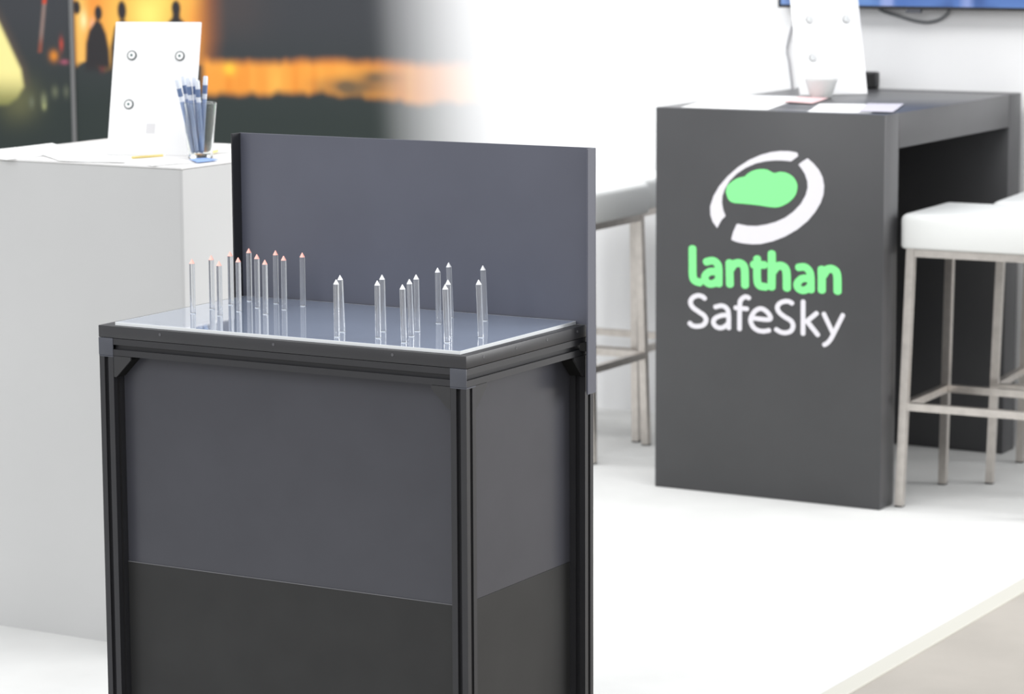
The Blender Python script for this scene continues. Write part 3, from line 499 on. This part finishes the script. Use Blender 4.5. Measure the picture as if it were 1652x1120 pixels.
# ------------------------------------------------------------------ bar stools
def make_stool(label, group, cx, cy, rz):
    t = thing('bar_stool', label, 'stool', (0, 0, 0), 0, group)
    # padded seat
    b = box(-.200, .200, -.178, .178, .694, .786)
    ve = [e_ for e_ in b.edges if abs(e_.verts[0].co.z - e_.verts[1].co.z) > .05]
    bmesh.ops.bevel(b, geom=ve, offset=.020, segments=4, profile=0.5, affect='EDGES')
    te = [e_ for e_ in b.edges if e_.verts[0].co.z > .78 and e_.verts[1].co.z > .78]
    bmesh.ops.bevel(b, geom=te, offset=.018, segments=4, profile=0.5, affect='EDGES')
    be = [e_ for e_ in b.edges if e_.verts[0].co.z < .70 and e_.verts[1].co.z < .70 and len(e_.link_faces) == 2]
    bmesh.ops.bevel(b, geom=be, offset=.008, segments=2, profile=0.5, affect='EDGES')
    part('seat', b, 'seat', t, 50)
    hb, ht, zt = .168, .152, .680; w = .0108
    ex = .022                                     # the stool is a little wider than deep
    def at(z): return hb + (ht - hb) * z / zt
    for sx_ in (-1, 1):
        for sy_ in (-1, 1):
            lg = part('leg', tube([(sx_ * (hb + ex), sy_ * hb, .004), (sx_ * (ht + ex), sy_ * ht, .6935)], w, square=True, up=(0, 1, 0)), 'steel', t, 20)
            part('foot_pad', box(sx_ * (hb + ex) - w, sx_ * (hb + ex) + w, sy_ * hb - w, sy_ * hb + w, 0, .005, .001, 1), 'foot', lg)
    k = at(.683) - w
    for q in ([(-k - ex, -k - w, .682), (k + ex, -k - w, .682)], [(-k - ex, k + w, .682), (k + ex, k + w, .682)], [(-k - w - ex, -k, .682), (-k - w - ex, k, .682)], [(k + w + ex, -k, .682), (k + w + ex, k, .682)]):
        part('seat_rail', tube(q, .0098, square=True), 'steel', t, 20)
    z = .272; k = at(z)
    for q in ([(-k - ex + w, -k, z), (k + ex - w, -k, z)], [(-k - ex + w, k, z), (k + ex - w, k, z)], [(-k - ex, -k + w, z), (-k - ex, k - w, z)], [(k + ex, -k + w, z), (k + ex, k - w, z)]):
        part('footrest_bar', tube(q, .0100, square=True), 'steel', t, 20)
    t.location = (cx, cy, 0); t.rotation_euler = (0, 0, rz); return t
GST = 'white bar stools around the bar table'
st = make_stool('nearest white padded bar stool on steel legs, right of the bar table', GST, -2.749, 7.280, radians(2.0))
def stool(label, cx, cy, rz):
    c = copy_tree(st); c.location = (cx, cy, 0); c.rotation_euler = (0, 0, rz); c['label'] = label; return c
stool('white padded bar stool cut by the right photo edge, behind the nearest right stool', -2.664, 7.702, radians(6))
stool('white padded bar stool left of the bar table, partly behind the pedestal backboard', -4.127, 7.402, 0.0)
stool('white padded bar stool mostly hidden behind the left side of the bar table', -4.179, 7.766, radians(1))

# ------------------------------------------------------------------ upright display boards
def display(label, B0, e_, w, L, th, buttons, logo, z0):
    e_ = Vector((e_[0], e_[1], 0)).normalized(); n = Vector((-e_.y, e_.x, 0)); v = n * sin(th) + Vector((0, 0, 1)) * cos(th)
    t = thing('display_board', label, 'display board', (B0[0], B0[1], z0))
    o = Vector((B0[0], B0[1], z0 + .0005)); T = .006
    Mx = frame_from(o, e_, v)                       # z of Mx points to the viewer
    part('panel', move(box(0, w, 0, L, -T, 0, .0012, 2), Mx), 'panelwhite', t)
    # strut and foot behind
    foot = L * .45; top = o + e_ * (w * .5) + v * (L * .62) - (e_.cross(v)) * (T + .0005)
    base = Vector((top.x, top.y, z0 + .003)) + n * .065
    part('easel_strut', tube([top, base], .0045, square=True, up=tuple(e_)), 'panelwhite', t)
    for bx, by in buttons:
        c = Mx @ Matrix.Translation((bx, by, 0))
        k = part('push_button', move(lathe([(.0110, 0), (.0110, .0022), (.0104, .0028), (.0094, .0028), (.0090, .0018), (.0001, .0018)], 28), c), 'ringgrey', t)
        part('button_cap', move(lathe([(.0084, .0019), (.0084, .0032), (.0076, .0038), (.0001, .0038)], 24), c), 'panelwhite', k)
        part('button_screw', move(lathe([(.0027, .0039), (.0027, .0046), (.0001, .0048)], 12), c), 'tealdark', k)
    if logo:
        part('printed_mark', move(box(logo[0] - .010, logo[0] + .010, logo[1] - .011, logo[1] + .011, .0, .0004), Mx), 'logo_grey', t)
    return t
display('white acrylic display board with three push buttons on the grey plinth counter', (-3.9942, 5.0991), (0.9518, 0.3068), .198, .300, 0.2705, [(0.0433, 0.2234), (0.1548, 0.2227), (0.0439, 0.1132)], (0.098, 0.0596), GH)
display('white acrylic display board with three push buttons on the bar table below the television', (-3.4734, 7.6279), (0.66, 0.75), 0.2117, .30, 0.2618, [(0.0514, 0.2206), (0.1674, 0.2195), (0.0503, 0.1091)], None, CH)

# ------------------------------------------------------------------ papers, pens and glassware
def sheet(label, quad, z, m='paper', dz=.0012, cat='paper', group=None, name='paper_sheet'):
    """slightly wavy sheet through four corner points"""
    b = bmesh.new(); n = 8; a, c, d, f = [Vector((*p, 0)) for p in quad]; ph = random.random() * 6; top = []; bot = []
    cz = 0.0
    for i in range(n + 1):
        for j in range(n + 1):
            u, v = i / n, j / n; p = a.lerp(c, u).lerp(f.lerp(d, u), v); wv = dz * .5 * (1 + sin(ph + 4 * u + 2.5 * v))
            top.append(b.verts.new((p.x, p.y, z + wv + .0006))); bot.append(b.verts.new((p.x, p.y, z + wv + .0001)))
    k = n + 1
    for i in range(n):
        for j in range(n):
            q = [i * k + j, (i + 1) * k + j, (i + 1) * k + j + 1, i * k + j + 1]
            b.faces.new([top[s] for s in q]); b.faces.new([bot[s] for s in q][::-1])
    edge = [i * k for i in range(n + 1)] + [n * k + j for j in range(1, n + 1)] + [i * k + n for i in range(n - 1, -1, -1)] + [j for j in range(n - 1, 0, -1)]
    for i in range(len(edge)):
        s, t2 = edge[i], edge[(i + 1) % len(edge)]; b.faces.new((top[s], bot[s], bot[t2], top[t2]))
    bmesh.ops.recalc_face_normals(b, faces=b.faces)
    o = link(name, b, m); cen = sum((Vector((*p, 0)) for p in quad), Vector()) / 4; origin_to(o, (cen.x, cen.y, z))
    return tag(o, label, cat, group)
sheet('white paper sheet at the far left end of the grey plinth counter', [(-4.3015, 4.978), (-4.3011, 5.2891), (-4.0891, 5.1228), (-4.1114, 4.8987)], GH + 0, 'paper', group=None, name='paper_sheet', cat='paper')
sheet('white paper sheet at the front edge of the grey plinth counter', [(-4.1423, 5.0413), (-4.0927, 5.1761), (-3.8201, 4.9462), (-3.9832, 4.9216)], GH + 0.001, 'paper', group=None, name='paper_sheet', cat='paper')
sheet('white leaflet lying across the front right corner of the grey plinth counter', [(-3.8776, 5.0013), (-3.838, 5.1081), (-3.695, 5.0356), (-3.7311, 4.9175)], GH + 0.0, 'paper', group=None, name='paper_sheet', cat='paper')
sheet('small blue printed leaflet at the right front corner of the grey plinth counter', [(-3.7378, 5.0559), (-3.7349, 5.1174), (-3.6772, 5.0785), (-3.6819, 5.0088)], GH + 0.0025, 'paperblue', group=None, name='leaflet', cat='leaflet')
sheet('white paper sheet behind the glass tumbler on the grey plinth counter', [(-3.9656, 5.3534), (-3.9147, 5.4464), (-3.7879, 5.2765), (-3.8, 5.2162)], GH + 0.0, 'paper', group=None, name='paper_sheet', cat='paper')
sheet('large white paper sheet on the front left corner of the bar table', [(-3.5564, 7.0351), (-3.6805, 7.5564), (-3.4315, 7.574), (-3.312, 7.0639)], CH + 0, 'paper', group=None, name='paper_sheet', cat='paper')
sheet('pink-edged leaflet beside the bowl on the bar table', [(-3.3937, 7.3342), (-3.4417, 7.5543), (-3.3429, 7.5299), (-3.2897, 7.3025)], CH + 0.0024, 'paperpink', group=None, name='leaflet', cat='leaflet')
sheet('white leaflet at the front edge of the bar table, right of the large sheet', [(-3.1842, 7.037), (-3.2766, 7.3227), (-3.1236, 7.3846), (-3.0163, 7.0697)], CH + 0.0, 'paper', group=None, name='leaflet', cat='leaflet')
sheet('grey and lilac printed leaflet at the front right corner of the bar table', [(-3.0542, 7.0762), (-3.1586, 7.381), (-3.0617, 7.4015), (-2.9658, 7.0949)], CH + 0.0024, 'papergrey', group=None, name='leaflet', cat='leaflet')
# tumbler with pens
TX, TY = (-3.7568, 5.1235)
gl = thing('glass_tumbler', 'clear glass tumbler holding blue pens on the grey plinth counter', 'glass', (TX, TY, GH))
part('glass_body', move(lathe([(.0001, 0), (.025, 0), (.0262, .002), (.0375, .120), (.0369, .1208), (.0358, .120), (.0245, .012), (.0235, .0095), (.0001, .009)], 40, cap=False), Matrix.Translation((TX, TY, GH + .0005))), 'glass', gl, 40)
rh = Vector((R_.x, R_.y, 0)).normalized(); dh = Vector((-rh.y, rh.x, 0))
PENS = [(-.014, -.0455, .172, -.006, -.018), (-.010, -.035, .178, .004, .006), (-.006, -.022, .176, -.010, -.010), (-.001, -.012, .175, .008, .016), (.004, -.002, .170, -.004, -.014), (.002, .014, .178, .006, .008)]
PEN_LABEL = ['leftmost pen in the glass tumbler, blue with a pale end', 'second pen from the left in the glass tumbler, blue with a pale end', 'third pen from the left in the glass tumbler, blue and white',
             'fourth pen from the left in the glass tumbler, blue and white', 'fifth pen from the left in the glass tumbler, blue and white', 'rightmost pen in the glass tumbler, standing apart from the others']
for (b0, t0, ht_, d0, d1), lb in zip(PENS, PEN_LABEL):
    p0 = Vector((TX, TY, GH + .012)) + rh * b0 + dh * d0; p1 = Vector((TX, TY, GH + ht_)) + rh * t0 + dh * d1
    pn = thing('pen', lb, 'pen', tuple(p0), 0, 'pens in the glass tumbler')
    s = lambda k: p0.lerp(p1, k)
    part('barrel', tube([s(0), s(.03), s(.70)], [.001, .0048, .0050], 12), 'penbarrel', pn)
    part('grip_ring', tube([s(.701), s(.77)], .0052, 12), 'penwhite', pn)
    part('cap', tube([s(.771), s(.88)], .0054, 12), 'penblue', pn)
    part('push_end', tube([s(.881), s(.985), s(1)], [.0053, .0050, .0036], 12), 'penwhite', pn)
def pencil(label, a, c, z, r=.0029):
    a = Vector((*a, z + r)); c = Vector((*c, z + r)); t = thing('pencil', label, 'pencil', (a.x, a.y, z))
    s = lambda k: a.lerp(c, k)
    part('shaft', tube([s(0), s(.9)], r, 6), 'yellow', t, 20); part('point', tube([s(.901), s(1)], [r, .0006], 6), 'paper', t); return t
pencil('yellow pencil lying at the foot of the display board on the grey plinth counter', (-3.8809, 5.0427), (-3.8523, 5.1272), GH)
pencil('short yellow pencil beside the glass tumbler on the grey plinth counter', (-3.7983, 5.244), (-3.7822, 5.1985), GH + .003)
# frosted bowl on the bar table
bw = thing('glass_bowl', 'small frosted glass bowl in front of the display board on the bar table', 'bowl', (-3.3822, 7.5688, CH))
part('bowl_body', move(lathe([(.0001, 0), (.026, 0), (.030, .003), (.046, .050), (.0472, .0525), (.0455, .052), (.028, .006), (.0001, .005)], 36, cap=False), Matrix.Translation((-3.3822, 7.5688, CH + .0005))), 'frost', bw, 40)
# small black loudspeaker at the back of the table
bs = thing('small_speaker', 'small black box standing behind the display board on the bar table', 'speaker', (-3.428, 8.012, CH))
part('housing', box(-3.456, -3.398, 7.994, 8.030, CH + .0005, CH + .050, .006, 3), 'black', bs)
part('front_grille', box(-3.451, -3.403, 7.9925, 7.9945, CH + .006, CH + .044, .0005, 1), 'foot', bs)

# ------------------------------------------------------------------ television on the back wall
TX0, TX1, TZ0, TY_ = -3.7283, -2.45, 1.2837, 8.02
tv = thing('television', 'wall-mounted flat screen television with a blue picture above the bar table', 'television', ((TX0 + TX1) / 2, 8.05, TZ0))
part('housing', box(TX0, TX1, TY_ + .002, TY_ + .040, TZ0, TZ0 + .74, .003, 2), 'black', tv)
part('bezel', box(TX0, TX1, TY_, TY_ + .0018, TZ0, TZ0 + .0085, .0006, 1), 'black', tv)
for x0, x1, z0, z1 in ((TX0, TX0 + .0085, TZ0 + .009, TZ0 + .731), (TX1 - .0085, TX1, TZ0 + .009, TZ0 + .731), (TX0, TX1, TZ0 + .7315, TZ0 + .74)):
    part('bezel', box(x0, x1, TY_, TY_ + .0018, z0, z1, .0006, 1), 'black', tv)
def screen(x, z):
    c = mix(srgb(70, 110, 190), srgb(130, 175, 235), vnoise(x * 9 + 4, z * 12)); c = mix(c, srgb(175, 190, 245), .7 * sstep(.6, .9, vnoise(x * 16, z * 3 + 2)))
    return mix(c, srgb(40, 75, 140), .6 * sstep(.6, .95, vnoise(x * 22 + 9, z * 15)))
so = print_grid('screen', lin_space(TX0 + .009, TX1 - .009, 120), lin_space(TZ0 + .009, TZ0 + .731, 50), TY_ + .0006, screen, 'screen', tv, 1.0); so.location = -Vector(tv.location)
part('sensor_bar', box(-3.315, -3.268, TY_ - .004, TY_ + .012, TZ0 - .010, TZ0 - .0005, .002, 2), 'cap', tv)
part('wall_bracket', box(-3.42, -2.75, TY_ + .0405, 8.0785, TZ0 + .15, TZ0 + .55, .002, 1), 'black', tv)
def cable(label, pts, r, m='cable'):
    o = link('cable', tube(spline(pts, 8), r, 8), m); origin_to(o, pts[0]); return tag(o, label, 'cable')
cable('dark cable hanging in a loop under the television', [(-3.45, 8.066, 1.33), (-3.42, 8.066, 1.283), (-3.36, 8.068, 1.262), (-3.30, 8.07, 1.247), (-3.255, 8.07, 1.246), (-3.215, 8.068, 1.262), (-3.195, 8.066, 1.29), (-3.19, 8.066, 1.33)], .0046)
cable('thin cable running down the wall at the left of the bar table display board', [(-3.69, 8.073, 1.33), (-3.703, 8.073, 1.24), (-3.716, 8.073, 1.19), (-3.722, 8.073, 1.15), (-3.712, 8.073, 1.10), (-3.70, 8.073, .95), (-3.70, 8.073, .40), (-3.70, 8.073, .04)], .0035, 'palecable')
